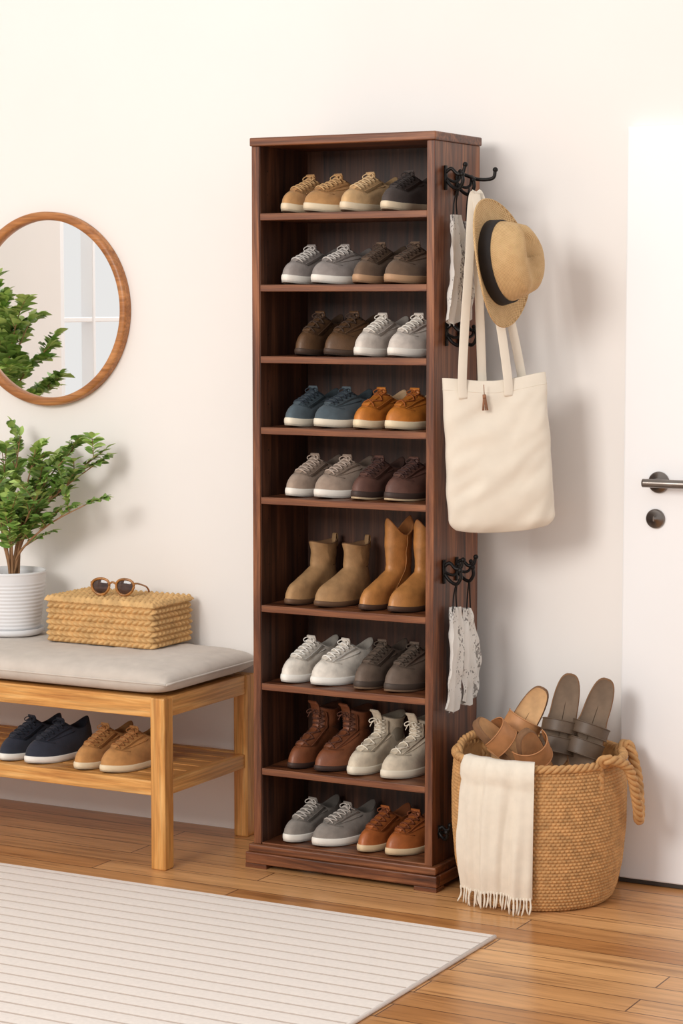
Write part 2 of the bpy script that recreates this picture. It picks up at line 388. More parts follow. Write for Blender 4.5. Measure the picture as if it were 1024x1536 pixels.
pair('dark_taupe_shoes',(px(555),px(607)),YT,SH[6],(D(-3),D(-1)),(0,0),up=C(106,90,78),sole=C(70,58,50),lace=C(76,64,54),outs=C(124,100,78),L=.245,H=.105,rough=.65)
pair('brown_leather_ankle_boots',(px(450),px(498)),YT,SH[7],(D(-2),D(-1)),(0,0),up=C(124,72,45),sole=C(56,36,28),lace=C(86,48,32),kind='lace',H=.155,L=.24,W=.080,sh=.014,rough=.42,lrows=6)
pair('cream_high_top_sneakers',(px(545),px(602)),YT,SH[7],(D(-4),D(-2)),(0,0),up=C(210,196,174),sole=C(230,220,200),lace=C(226,216,198),kind='lace',H=.145,L=.25,sh=.022,rough=.75,lrows=6)
pair('gray_suede_sneakers',(px(443),px(494)),YT,.0712,(D(-4),D(-8)),(0,-.002),up=C(140,132,124),sole=WHT,lace=C(192,184,176),L=.25,H=.088,rough=.85)
pair('cognac_leather_shoes',(px(560),px(609)),YT,.0712,(D(-4),D(-2)),(0,0),up=C(166,94,48),sole=C(218,192,154),lace=C(116,60,30),L=.24,H=.09,sh=.018,rough=.4,lrows=4,W=.082)
# ------------------------------------------------------------------ bench
ox=mat_wood('oak',OAK,'x',.42); oy=mat_wood('oak',OAK,'y',.42); oz=mat_wood('oak',OAK,'z',.42)
BR,BL,BF,BB=-.278,-1.62,-.523,-.025; LW=.047
ben=empty('wooden_bench',((BR+BL)/2,(BF+BB)/2,0))
for i,(x,y) in enumerate([(BR-LW,BF),(BR-LW,BB-LW),(BL,BF),(BL,BB-LW)]):
    box('leg_%d'%(i+1),ben,x,x+LW,y,y+LW,0,.487,oz,.004)
box('rail_front',ben,BL+LW,BR-LW,BF+.006,BF+.034,.430,.487,ox,.003)
box('rail_back',ben,BL+LW,BR-LW,BB-.034,BB-.006,.430,.487,ox,.003)
box('rail_right',ben,BR-.036,BR-.006,BF+LW,BB-LW,.430,.487,oy,.003)
box('rail_left',ben,BL+.006,BL+.036,BF+LW,BB-LW,.430,.487,oy,.003)
box('seat_board',ben,BL+.03,BR-.03,BF+.034,BB-.034,.470,.486,ox,0)
box('lower_rail_front',ben,BL+LW,BR-LW,BF+.008,BF+.034,.208,.250,ox,.003)
box('lower_rail_back',ben,BL+LW,BR-LW,BB-.034,BB-.008,.208,.250,ox,.003)
box('lower_rail_right',ben,BR-.036,BR-.008,BF+LW,BB-LW,.208,.250,oy,.003)
box('lower_rail_left',ben,BL+.008,BL+.036,BF+LW,BB-LW,.208,.250,oy,.003)
ys=np.linspace(BF+.038,BB-.038,7)
for i in range(6):
    box('slat_%d'%(i+1),ben,BL+.036,BR-.036,ys[i]+.003,ys[i+1]-.003,.232,.248,ox,.002)
lin=mat_noise('linen_fabric',C(202,191,180),.07,25,.95,.6,.0008,bscale=700,sheen=.2)
mb=MB()
ca,cb,cc=(BR+.012-(BL-.012))/2,(.5+.014)/2,.043
nx,ny=130,56
def cush(u,v,top):
    x=(u*2-1); y=(v*2-1)
    ex=1-abs(x)**18; ey=1-abs(y)**8
    e=max(0,ex)**.5*max(0,ey)**.5
    zz=e*(cc)*(1 if top else -.95)
    p=Vector((x*ca,y*cb,zz))
    if top and e>0:
        w_=abs(noise.noise(Vector((x*13,y*4,1))))
        p.z+=.005*noise.noise(Vector((x*6,y*3,1)))*e-.006*(abs(x)**8)*e-.0025*math.exp(-(w_/.12)**2)*e
    return p
def sp(n): return [.5-.5*math.cos(pi*i/n) for i in range(n+1)]
for top in (True,False):
    rows=[[cush(u,v,top) for u in sp(nx)] for v in sp(ny)]
    mb.grid(rows,0,flip=not top)
for k in range(4):
    pts=[(-1,-1),(1,-1),(1,1),(-1,1),(-1,-1)]
    a_,b2=pts[k],pts[k+1]
    mb.tube([(ca*(a_[0]+(b2[0]-a_[0])*t),cb*(a_[1]+(b2[1]-a_[1])*t),0) for t in np.linspace(0,1,12)],.0032,8)
mb.obj('cushion',[lin],ben,(0,0,.487+cc*.95+.0005))
CT=.487+cc*1.95
SB=.2485
pair('navy_canvas_shoes',(-.868,-.762),-.50,SB,(D(-14),D(-12)),(0,0),cabinet=False,up=C(38,42,56),sole=C(238,234,226),lace=C(30,34,46),L=.255,H=.098,rough=.85,sh=.019)
pair('tan_suede_shoes',(-.602,-.498),-.50,SB,(D(-12),D(-10)),(0,0),cabinet=False,up=C(190,136,78),sole=C(230,210,176),lace=C(160,106,58),L=.25,H=.098,rough=.75,sh=.019)
# ------------------------------------------------------------------ woven box
straw=mat_noise('seagrass',C(216,174,116),.22,34,.75,.6,.0008,bscale=240)
def weave(t,s,ns,hr,amp,skew=1.6):
    row=math.floor(t/hr+1e-6); f=t/hr-row; a=max(0,math.sin(pi*f))**.6
    b=abs(math.cos(pi*(s*ns+.5*(row%2))+skew*(f-.5)*(1 if row%2 else -1)))**.7
    return amp*a*(.12+.88*b)
bxo=empty('woven_storage_box',(-.676,-.148,CT+.0015))
hx,hy,hh=.194,.114,.134
def rrect(n,hx,hy,r):
    P=2*(2*hx-2*r)+2*(2*hy-2*r)+2*pi*r; out=[]
    for i in range(n):
        d=P*i/n
        L1=2*hx-2*r;L2=2*hy-2*r;q=pi*r/2
        for k,ln in enumerate([L1,q,L2,q,L1,q,L2,q]):
            if d<=ln: break
            d-=ln
        if k==0: p=(-hx+r+d,-hy);nn=(0,-1)
        elif k==1: a=-pi/2+d/r; p=(hx-r+r*math.cos(a),-hy+r+r*math.sin(a)); nn=(math.cos(a),math.sin(a))
        elif k==2: p=(hx,-hy+r+d);nn=(1,0)
        elif k==3: a=d/r; p=(hx-r+r*math.cos(a),hy-r+r*math.sin(a)); nn=(math.cos(a),math.sin(a))
        elif k==4: p=(hx-r-d,hy);nn=(0,1)
        elif k==5: a=pi/2+d/r; p=(-hx+r+r*math.cos(a),hy-r+r*math.sin(a)); nn=(math.cos(a),math.sin(a))
        elif k==6: p=(-hx,hy-r-d);nn=(-1,0)
        else: a=pi+d/r; p=(-hx+r+r*math.cos(a),-hy+r+r*math.sin(a)); nn=(math.cos(a),math.sin(a))
        out.append((Vector((p[0],p[1],0)),Vector((nn[0],nn[1],0)),i/n))
    return out
mb=MB(); per=rrect(900,hx-.011,hy-.011,.009); rows=[]
for z in np.linspace(0,hh,81):
    rows.append([p+n*weave(z,s,56,hh/8,.0130)+Vector((0,0,z)) for p,n,s in per])
mb.grid(rows,0,closed=True)
mb.obj('sides',[straw],bxo)
mb=MB(); rows=[]
for y in np.linspace(-hy,hy,110):
    r=[]
    for x in np.linspace(-hx,hx,210):
        e=min(1,max(0,(min(hx-abs(x),hy-abs(y)))/.008))
        r.append((x,y,hh-.010+.008*e**.5+weave(y+hy,x/.38,20,hy*2/12,.009)*e))
    rows.append(r)
mb.grid(rows,0); mb.obj('lid',[straw],bxo)
# ------------------------------------------------------------------ sunglasses
tort=mat_noise('tortoise_acetate',C(176,116,54),.5,60,.2,0)
lens_m,nt,b=new_mat('dark_lens'); b.inputs['Roughness'].default_value=.05
nn_=N(nt,'ShaderNodeTexNoise'); nn_.inputs['Scale'].default_value=6; nt.links.new(ramp(nt,nn_.outputs['Fac'],[(.3,C(52,34,30)),(.7,C(82,58,48))]),b.inputs['Base Color'])
mb=MB()
for sg in (-1,1):
    cx_=sg*.037
    ring=[(cx_+.028*math.cos(a)*(1+.06*sg*math.cos(a)),0,.024*math.sin(a)+.002*math.cos(2*a)) for a in np.linspace(0,2*pi,33)]
    mb.tube(ring,.0038,8,0)
    mb.grid([[(cx_+.027*k*math.cos(a),.0015-.0025*(1-k*k),.023*k*math.sin(a)) for a in np.linspace(0,2*pi,32,endpoint=False)] for k in (1,.7,.4,.02)],1,closed=True,cap1=True)
    mb.tube(cat([(sg*.064,0,.009),(sg*.070,.006,.010),(sg*.071,.03,.009),(sg*.069,.10,.0),(sg*.068,.128,-.010),(sg*.067,.142,-.020)],5),.0028,8,0)
mb.tube(cat([(-.012,0,.006),(0,-.001,.012),(.012,0,.006)],5),.0032,8,0)
mb.obj('sunglasses',[tort,lens_m],None,(-.674,-.185,CT+hh+.008+.028),(D(-6),0,D(14)))
# ------------------------------------------------------------------ plants
leaf_m=mat_noise('leaf',C(126,162,76),.3,9,.45,.1,.0005)
leaf2=mat_noise('leaf_young',C(172,198,108),.25,9,.45,.1,.0005)
stem_m=mat_noise('stem',C(158,118,82),.2,60,.8,.2,.0005)
def leaf(mb,p,d,up,L,mat):
    d=d.normalized(); s=d.cross(up)
    if s.length<.05: s=d.cross(Vector((1,0,0)))
    s.normalize(); n=s.cross(d).normalized()
    rows=[]
    for t,w in [(0,.05),(.12,.5),(.35,.95),(.6,.9),(.85,.45),(1,.03)]:
        c=p+d*(L*t)-n*(.18*L*t*t); hw=L*.32*w
        rows.append([c-s*hw+n*hw*.35,c,c+s*hw+n*hw*.35])
    mb.grid(rows,mat)
def foliage(mb,targets,base,rng,leafL=.036,ylim=None,sub=7):
    for tg in targets:
        e=Vector(tg); b0=base+Vector((rng.uniform(-.02,.02),rng.uniform(-.02,.02),0))
        m1=b0+Vector((e.x*.15,e.y*.15,e.z*.35)); m2=b0+Vector((e.x*.5,e.y*.5,e.z*.7))
        path=cat([b0,m1,m2,b0+e],8); n=len(path)
        mb.tube(path,[.0048*(1-.75*i/n) for i in range(n)],6,0)
        for k in range(sub):
            i=int(n*(.38+.6*k/sub)); i=min(i,n-2); p=path[i]; t=(path[i+1]-path[i]).normalized()
            rd=Vector((rng.uniform(-1,1),rng.uniform(-1,1),rng.uniform(-.1,.6))); d=(t*.8+rd*.9).normalized()
            ln=rng.uniform(.05,.11); q=[p,p+d*ln*.5+Vector((0,0,.006)),p+d*ln+Vector((0,0,.004))]
            qp=cat(q,5)
            if ylim: qp=[Vector((a.x,min(a.y,ylim-.03),a.z)) for a in qp]
            mb.tube(qp,.0014,5,0)
            for j in range(2,len(qp),1):
                for sg in (-1,1):
                    if rng.random()<.15: continue
                    tt=(qp[j]-qp[j-1]).normalized(); sd=tt.cross(U_).normalized()*sg
                    dd=(tt*.6+sd*.9+Vector((0,0,rng.uniform(-.2,.5))))
                    lp=qp[j]
                    if ylim and lp.y+dd.normalized().y*leafL>ylim: dd.y=-abs(dd.y)
                    leaf(mb,lp,dd,U_+Vector((rng.uniform(-.5,.5),rng.uniform(-.9,.0),0)),leafL*rng.uniform(.7,1.2),1 if rng.random()<.6 else 2)
            leaf(mb,qp[-1],qp[-1]-qp[-2],U_,leafL*.9,2)
        leaf(mb,path[-1],path[-1]-path[-2],U_,leafL,2)
PC=Vector((-1.045,-.185,CT+.002))
pl=empty('potted_plant',PC)
potm=mat_noise('white_ceramic',C(228,228,230),.03,12,.45,.05,.0003)
prof=[(.0001,.012),(.078,.012),(.084,.02)]
for i in range(60):
    z=.022+.165*i/59; r=.085+.021*(i/59)**.8+.0011*math.sin(i*pi/2.0)*(1 if i<50 else 0)
    prof.append((r,z))
prof+=[(.108,.19),(.107,.195),(.101,.195),(.099,.18),(.098,.165)]
mb=MB(); mb.lathe(prof,64); mb.lathe([(.0001,0),(.088,0),(.096,.006),(.099,.02),(.095,.02),(.09,.011),(.0001,.011)],64)
mb.obj('pot',[potm],pl,(0,0,.001))
soil=mat_noise('soil',C(62,44,32),.4,80,.95,.8,.004)
mb=MB(); mb.grid([[( .0985*k*math.cos(a),.0985*k*math.sin(a),.172+.004*noise.noise(Vector((k*4*math.cos(a),k*4*math.sin(a),0)))) for a in np.linspace(0,2*pi,32,endpoint=False)] for k in (1,.75,.5,.25,.02)],0,closed=True,cap1=True)
mb.obj('soil',[soil],pl)
rng=random.Random(3)
mb=MB()
TG=[(.29,.06,.36),(.32,-.02,.25),(.20,.08,.42),(.10,-.04,.40),(-.06,.04,.38),(-.2,-.04,.33),(.18,-.13,.27),(-.02,.09,.43),(.28,.10,.40),(.12,.03,.34),(-.12,-.08,.40),(.0,-.12,.30),(.23,.02,.31),(.07,-.10,.22)]
foliage(mb,TG,Vector((0,0,.17)),rng,ylim=.165,leafL=.036)
mb.obj('foliage',[stem_m,leaf_m,leaf2],pl)
tp=empty('tall_indoor_plant',(-1.94,-1.0,0))
mb=MB(); mb.lathe([(.0001,0),(.13,0),(.15,.1),(.155,.25),(.15,.3),(.14,.3),(.138,.27),(.0001,.27)],40); mb.obj('planter',[straw],tp)
mb=MB(); rng=random.Random(5)
mb.tube(cat([(0,0,.26),(.01,.01,.7),(-.01,0,1.1)],8),.014,8,0)
foliage(mb,[(.12,.05,.45),(.16,-.08,.32),(.05,.12,.55),(-.1,.05,.5),(-.15,-.1,.4),(.02,-.15,.42),(.13,.1,.22),(-.05,.0,.58),(.15,.02,.10),(.14,-.1,.18)],Vector((0,0,1.1)),rng,leafL=.05,sub=8)
mb.obj('foliage',[stem_m,leaf_m,leaf2],tp)
# ------------------------------------------------------------------ mirror
mr=empty('round_wall_mirror',(-1.02,0,1.562))
fr=[C(150,92,46),C(176,114,62),C(198,136,82)]
fm=mat_wood('mirror_frame_wood',fr,'x',.4)
mb=MB(); prof=[(.298,0),(.298,.024),(.294,.030),(.278,.030),(.274,.026),(.272,.008),(.272,0)]
mb.lathe(prof,128); mb.obj('frame',[fm],mr,(0,-.001,0),(pi/2,0,0))
gm,nt,b=new_mat('mirror_glass'); b.inputs['Metallic'].default_value=1; b.inputs['Roughness'].default_value=.01; b.inputs['Base Color'].default_value=(.98,.98,.975,1)
mb=MB(); mb.lathe([(.0001,.009),(.273,.009),(.273,.002)],96,smooth=False); mb.obj('glass',[gm],mr,(0,-.001,0),(pi/2,0,0))
# ------------------------------------------------------------------ rug
rm=mat_noise('rug_cream',C(229,219,211),.06,90,.95,.6,.001,bscale=700,sheen=.2)
rl=mat_noise('rug_line',C(184,169,158),.1,90,.95,.4,.001,bscale=500)
mb=MB(); ya,yb=-.69,-2.5; sp_=.058
xa,xb=-1.6,.806
xs_=np.linspace(xa,xb,60)
prof=[(ya,.0005,0),(ya,.007,0),(ya-.004,.010,0)]
y=ya-.03
while y>yb+.05:
    prof+=[(y+.004,.0105,0),(y+.0025,.0090,1),(y-.0025,.0090,1),(y-.004,.0105,0),(y-.02,.0112,0),(y-.04,.0112,0)]
    y-=sp_
prof+=[(yb+.004,.010,0),(yb,.007,0),(yb,.0005,0)]
for i in range(len(prof)-1):
    (y0,z0,m0),(y1,z1,m1)=prof[i],prof[i+1]
    mat=1 if (m0 or m1) else 0
    mb.grid([[ (x,y0+.0012*noise.noise(Vector((x*9,y0*3,0))),z0) for x in xs_],[(x,y1+.0012*noise.noise(Vector((x*9,y1*3,0))),z1) for x in xs_]],mat,smooth=False,flip=False)
mb.tube([(xb,ya-.002,.0055),(xb,yb+.002,.0055)],.0055,8,0); mb.tube([(xa,ya-.002,.0055),(xa,yb+.002,.0055)],.0055,8,0)
mb.obj('striped_area_rug',[rm,rl])
# ------------------------------------------------------------------ basket
BC=Vector((.732,-.245,0)); BH=.384
bm_=mat_noise('basket_fiber',C(198,150,96),.26,50,.75,.6,.0010,bscale=260)
bk=empty('woven_basket',BC)
def Rz(z): return float(np.interp(z,[0,.012,.04,.10,.2,.3,.39],[.186,.198,.209,.222,.231,.232,.226]))
mb=MB(); rows=[]
nT=960
for z in np.linspace(0,BH,int(42*5)+1):
    r=[]
    for k in range(nT):
        a=2*pi*k/nT
        rr=Rz(z)-.003+weave(z,a/(2*pi),120,BH/42,.0058,.5)
        r.append((rr*math.cos(a),rr*math.sin(a),z))
    rows.append(r)
mb.grid(rows,0,closed=True)
mb.grid([[((Rz(z)-.012)*math.cos(2*pi*k/64),(Rz(z)-.012)*math.sin(2*pi*k/64),z) for k in range(64)] for z in (BH,.3,.2,.1,.02,.019)],0,closed=True,cap1=False)
mb.grid([[(r*math.cos(2*pi*k/64),r*math.sin(2*pi*k/64),.006) for k in range(64)] for r in (.195,.1,.01)],0,closed=True,cap1=True)
mb.obj('body',[bm_],bk,(0,0,.0005))
def braid(mb,path,R,mat=0,freq=55,rr=.6):
    P=[Vector(p) for p in path]
    for ph in (0,2*pi/3,4*pi/3):
        out=[];d=0
        for i,p in enumerate(P):
            if i: d+=(P[i]-P[i-1]).length
            t=(P[min(i+1,len(P)-1)]-P[max(i-1,0)]).normalized()
            s=t.cross(U_)
            if s.length<.1: s=t.cross(Vector((1,0,0)))
            s.normalize(); n=s.cross(t)
            out.append(p+s*R*.62*math.cos(d*freq*2+ph)+n*R*.62*math.sin(d*freq*2+ph))
        mb.tube(out,R*rr,7,mat)
mb=MB(); braid(mb,[(.224*math.cos(a),.224*math.sin(a),BH+.001) for a in np.linspace(0,2*pi,300)],.0100,freq=58)
mb.obj('rim_braid',[bm_],bk)
def cf(r,t,z): return Vector((R_.x*r+T_.x*t,R_.y*r+T_.y*t,z))
mb=MB()
def dirv(deg): a=D(deg); return Vector((math.cos(a),math.sin(a),0))
A=dirv(-22)*.226; Bb=dirv(38)*.226
hp=[A*.97+Vector((0,0,.31)),A*.99+Vector((0,0,.385)),A*1.12+Vector((0,0,.405)),dirv(-8)*.270+Vector((0,0,.375)),dirv(2)*.274+Vector((0,0,.28)),dirv(10)*.270+Vector((0,0,.222)),dirv(20)*.268+Vector((0,0,.24)),dirv(30)*.264+Vector((0,0,.32)),Bb*1.10+Vector((0,0,.395)),Bb*.99+Vector((0,0,.385)),Bb*.96+Vector((0,0,.31))]
braid(mb,cat(hp,16),.0120,freq=52)
A=dirv(158)*.226; Bb=dirv(215)*.226
hp=[A*.94+Vector((0,0,.30)),A*.96+Vector((0,0,.39)),dirv(172)*.205+Vector((0,0,.41)),dirv(186)*.195+Vector((0,0,.415)),dirv(200)*.205+Vector((0,0,.41)),Bb*.96+Vector((0,0,.39)),Bb*.94+Vector((0,0,.30))]
braid(mb,cat(hp,16),.0100,freq=52)
mb.obj('handles',[bm_],bk)
tm=mat_noise('throw_fabric',C(230,219,202),.05,40,.95,.5,.0008,bscale=700,sheen=.2)
mb=MB(); base=-61.8
prs=[(.10,.25),(.15,.30),(.190,.345),(.207,.382),(.222,.405),(.238,.403),(.250,.38),(.252,.355)]
zs=list(np.linspace(.34,.045,26)); rows=[]
for r,z in prs: rows.append((r,z,0))
for z in zs: rows.append((Rz(z)+.0165,z,(.36-z)/.32))
NB=80; g=[];gb=[]
for r,z,w in rows:
    row=[];rb=[]
    for k in range(NB+1):
        u=k/NB; a=D(base-60+52*u- w*2.5 + (u-.5)*w*3)
        fold=(.008*math.sin(u*15+w*1.5)+.005*math.sin(u*31+1+w*2))*(.35+w)+.005*noise.noise(Vector((u*5,z*9,0)))
        rr=r+max(-.006,fold)
        zz=z-(.004*math.sin(u*9) if w>0 else 0)
        row.append((rr*math.cos(a),rr*math.sin(a),zz)); rb.append(((rr-.004)*math.cos(a),(rr-.004)*math.sin(a),zz))
    g.append(row); gb.append(rb)
mb.grid(g,0); mb.grid(gb,0,flip=True)
for col in (0,NB): mb.grid([[g[i][col],gb[i][col]] for i in range(len(g))],0)
last=g[-1]
rng=random.Random(2)
for k in range(0,NB+1,3):
    p=Vector(last[k]); out=Vector((p.x,p.y,0)).normalized()
    q=[p+Vector((0,0,.006)),p+out*.003+Vector((rng.uniform(-.003,.003),rng.uniform(-.003,.003),-.018)),p+out*.002+Vector((rng.uniform(-.006,.006),rng.uniform(-.006,.006),-.042+rng.uniform(0,.006)))]
    mb.tube(cat(q,4),[.0026,.003,.0022,.0026,.003,.0028,.0026,.0022,.0015],6,0)
mb.grid([[(.205*k*math.cos(a),.205*k*math.sin(a),.285+.03*(1-k)+.03*noise.noise(Vector((k*5*math.cos(a),k*5*math.sin(a),4)))) for a in np.linspace(0,2*pi,48,endpoint=False)] for k in (1,.85,.7,.5,.3,.1,.01)],0,closed=True,cap1=True)
mb.obj('throw_blanket',[tm],bk)
# sandals
def sandal(name,col,bed,straps,W=.098,parent=None):
    mc_=mat_noise('sandal_leather',col,.15,40,.5,.25,.0006); mbed=mat_noise('footbed',bed,.2,30,.8,.3,.0006); me_=mat_noise('sandal_sole',C(128,92,62),.15,60,.8,.2,.0006)
    L=.26; mb=MB(); K=48; th=[2*pi*k/K for k in range(K)]
    def ft(a,k,z):
        s=(1-math.cos(a))/2; sn=math.sin(a)
        m=float(np.interp(s,[0,.15,.42,.7,.85,1],[.85,.8,.74,1.0,1.0,.92]))
        return Vector((W/2*k*abs(sn)**.72*m*(1 if sn>=0 else -1),(L/2-s*L)*(1-(1-k)*.6),z))
    R=lambda k,z:[ft(a,k,z) for a in th]
    mb.grid([R(.95,0),R(1,.003),R(1,.014)],1,closed=True,cap0=True)
    mb.grid([R(1,.014),R(1.02,.018),R(1.0,.023),R(.95,.024)],2,closed=True)
    mb.grid([R(.95,.024),R(.88,.021),R(.5,.019),R(.02,.019)],0,closed=True)
    for (y0,y1,h) in straps:
        rows=[]
        for t in np.linspace(0,1,5):
            y=y0+(y1-y0)*t
            rows.append([Vector((math.cos(a)*W*.52,y,.012+math.sin(a)*h)) for a in np.linspace(0,pi,18)])
        mb.grid(rows,3)
        mb.grid([[Vector((p.x*.95,p.y,p.z-.003)) for p in r] for r in rows],3,flip=True)
        for rr in (rows[0],rows[-1]): mb.tube(rr,.0018,6,3)
    return mb.obj(name,[mbed,me_,me_,mc_],parent)
def orient(o,loc,down,face,par=Vector((0,0,0))):
    d=Vector(down).normalized(); z=Vector(face); z=(z-d*z.dot(d)).normalized(); y=-d; x=y.cross(z)
    l=Vector(loc)-par
    o.matrix_basis=Matrix(((x.x,y.x,z.x,l[0]),(x.y,y.y,z.y,l[1]),(x.z,y.z,z.z,l[2]),(0,0,0,1)))
def bpt(r,t,z): v=BC+cf(r,t,0); return (v.x,v.y,z)
sp1=empty('slide_sandals',bpt(.09,-.02,.45)); sp2=empty('leather_sandals',bpt(-.05,0,.4))
GB,GC=C(118,98,80),C(92,74,58)
s1=sandal('left',GC,GB,[(-.085,-.045,.045),(-.03,.0,.05)],parent=sp1)
orient(s1,bpt(.062,-.03,.462),R_*-.22-U_-T_*-.25,T_+U_*.25+R_*-.1,sp1.location)
s2=sandal('right',GC,GB,[(-.085,-.045,.045),(-.03,.0,.05)],parent=sp1)
orient(s2,bpt(.140,-.01,.457),R_*-.36-U_-T_*-.2,T_+U_*.2+R_*-.1,sp1.location)
s3=sandal('left',C(194,138,90),C(212,168,120),[(-.09,-.05,.045),(.0,.035,.055)],parent=sp2)
orient(s3,bpt(-.045,-.07,.435),R_*-.55-U_,T_+U_*.5,sp2.location)
s4=sandal('right',C(184,126,80),C(200,152,104),[(-.09,-.04,.045),(.03,.08,.055)],parent=sp2)
orient(s4,bpt(-.09,.02,.385),R_*.75-U_*.7+T_*-.2,T_*.5+U_*.9,sp2.location)
s5=sandal('mule',C(184,126,80),C(196,146,100),[(-.09,-.04,.045),(.04,.095,.06)],parent=sp2)
orient(s5,bpt(-.02,.05,.365),R_*.3-U_*.8+T_*-.5,T_*.9+U_*.6,sp2.location)
# ------------------------------------------------------------------ hooks on cabinet side
def hook_tube(mb,pts,r=.0048):
    p=cat(pts,6); mb.tube(p,r,8,0)
    e=p[-1]
    mb.grid([[e+Vector((r*1.5*math.sin(v)*math.cos(a),r*1.5*math.sin(v)*math.sin(a),r*1.5*math.cos(v))) for a in np.linspace(0,2*pi,10,endpoint=False)] for v in np.linspace(0.01,pi-.01,7)],0,closed=True)
X=CR
def hook(name,y,z,long=0,s=1.0):
    mb=MB()
    mb.tube([(0,0,.032*s),(.0,0,-.032*s)],.0085*s,10,0,flat=.35)
    hook_tube(mb,[(0,0,-.005*s),(.02*s,-.004,-.024*s),(.042*s,-.01,-.03*s),(.056*s,-.014,-.012*s),(.054*s,-.015,.008*s)])
    hook_tube(mb,[(0,0,.015*s),(.014*s,.004,.024*s),(.03*s+long*.5,.006,.010*s),(.045*s+long,.008,.012*s),(.052*s+long,.009,.034*s)])
    hook_tube(mb,[(0,0,.0),(.014*s,.018,-.01*s),(.024*s,.03,-.004*s),(.026*s,.034,.018*s)],.004)
    return mb.obj(name,[black_m],None,(X+.004,y,z))
hook('coat_hook',-.295,1.912)
hook('coat_hook',-.225,1.900,long=.055)
hook('coat_hook',-.285,1.50)
hook('coat_hook',-.205,1.50)
hook('coat_hook',-.295,.862)
hook('coat_hook',-.215,.862)
hook('coat_hook',-.320,.155,s=.55)
clm,nt,b=new_mat('printed_cloth')
v=coords(nt,(1,1,.6)); vo=N(nt,'ShaderNodeTexNoise'); vo.inputs['Scale'].default_value=190; vo.inputs['Detail'].default_value=2; nt.links.new(v,vo.inputs['Vector'])
nz=N(nt,'ShaderNodeTexNoise'); nz.inputs['Scale'].default_value=16; nt.links.new(v,nz.inputs['Vector'])
mu_=math_(nt,'MULTIPLY',vo.outputs['Fac'],nz.outputs['Fac'])
nt.links.new(ramp(nt,mu_,[(.0,C(228,224,218)),(.335,C(228,224,218)),(.35,C(138,132,128)),(.42,C(150,144,138))]),b.inputs['Base Color']); b.inputs['Roughness'].default_value=.95
def cloth(name,xo,yc,ztop,h,w,seed,hookp):
    mb=MB(); rows=[];rb=[]
    for i in range(25):
        t=i/24; row=[];r2=[]
        ww=w*(.45+.55*min(1,t*4))*(1+.12*math.sin(t*5+seed))
        for j in range(15):
            u=j/14-.5
            y=u*ww+.006*math.sin(t*4+seed); z=-t*h-(.02*(1-abs(u)*2) if i==24 else 0)
            x=.006*math.sin(u*14+seed+t*2)+.008*noise.noise(Vector((u*4+seed,t*6,0)))+.01*math.sin(pi*t)
            row.append((x,y,z)); r2.append((x-.012*math.sin(pi*j/14),y,z))
        rows.append(row); rb.append(r2)
    mb.grid(rows,0,flip=True); mb.grid(rb,0)
    hp=Vector(hookp)-Vector((xo,yc,ztop))
    mb.tube(cat([(0,-w*.15,-.01),(0.0,-w*.08,hp.z*.5),hp,(0.0,w*.08,hp.z*.5),(0,w*.15,-.01)],6),.0022,6,1)
    return mb.obj(name,[clm,black_m],None,(xo,yc,ztop))
cloth('hanging_cloth_pouch',.497,-.290,1.815,.275,.085,1,(.512,-.30,1.885))
cloth('hanging_cloth_pouch',.503,-.225,1.80,.25,.06,3,(.512,-.235,1.885))
cloth('hanging_cloth_pouch',.497,-.280,.765,.27,.085,2,(.512,-.30,.835))
cloth('hanging_cloth_pouch',.503,-.205,.755,.25,.085,5,(.512,-.22,.835))
# ------------------------------------------------------------------ tote bag
canvas=mat_noise('cream_canvas',C(228,218,202),.04,18,.9,.4,.0006,bscale=900,sheen=.15)
tote=empty('canvas_tote_bag',(.604,-.272,1.385)); tote.rotation_euler=(0,D(-3.5),YAW)
mb=MB(); K=96; Ht=.40
def tring(t,ins=0):
    hw_=.137+.006*t-(.02*max(0,(t-.93)/.07)**2); hd=.012+.030*math.sin(pi*min(1,t*.85))**.8
    if t>.93: hd*=1-.5*((t-.93)/.07)**2
    out=[]
    for k in range(K):
        a=2*pi*k/K; c_,s_=math.cos(a),math.sin(a)
        x=(hw_-ins)*(abs(c_)**.55)*(1 if c_>0 else -1); y=(hd-ins)*(abs(s_)**.75)*(1 if s_>0 else -1)
        z=-t*Ht-.012*(1-abs(x/hw_)**2)*t -.008*math.cos(x*20)*(1-t)
        if ins==0:
            y+=(.011*noise.noise(Vector((x*9+t*4,t*3.5,s_)))+.006*noise.noise(Vector((x*22+t*9,t*7,2+s_))))*min(1,t*6)*(.3+.7*abs(s_))
            x+=.004*noise.noise(Vector((t*6,c_,0)))
        out.append((x,y,z))
    return out
ts=[0,.012,.05]+list(np.linspace(.09,.93,34))+[.95,.97,.985,.995,1.0]
mb.grid([tring(t) for t in ts],0,closed=True,cap1=True,flip=True)
mb.grid([tring(t,.0022) for t in (0,.05)],0,closed=True)
hem=tring(.075); mb.tube([Vector(p) for p in hem]+[Vector(hem[0])],.0009,5,0)
hk=Vector((-.018,.03,.49))
def P3(x,y,z): return Vector((x,y,z))
for yy,x0,x1,hx_ in [(-.022,-.085,.035,-.010),(.018,-.03,.075,.012)]:
    for sg,xx in ((0,x0),(1,x1)):
        path=cat([P3(xx,yy,-.05),P3(xx,yy,0),P3(xx+(hk.x-xx)*.20,yy*.9,.13),P3(xx+(hk.x-xx)*.55,yy*.5+.01,.31),P3(hk.x+hx_*.6+(.006 if sg else -.006),hk.y+yy*.3,.465),P3(hk.x,hk.y+yy*.3,.492)],8)
        mb.ribbon(path,.024,Vector((1,.15,0)),.003,0)
mb.obj('bag_and_straps',[canvas],tote)
tas=mat_noise('tassel',C(150,104,76),.25,80,.8,.3,.0005)
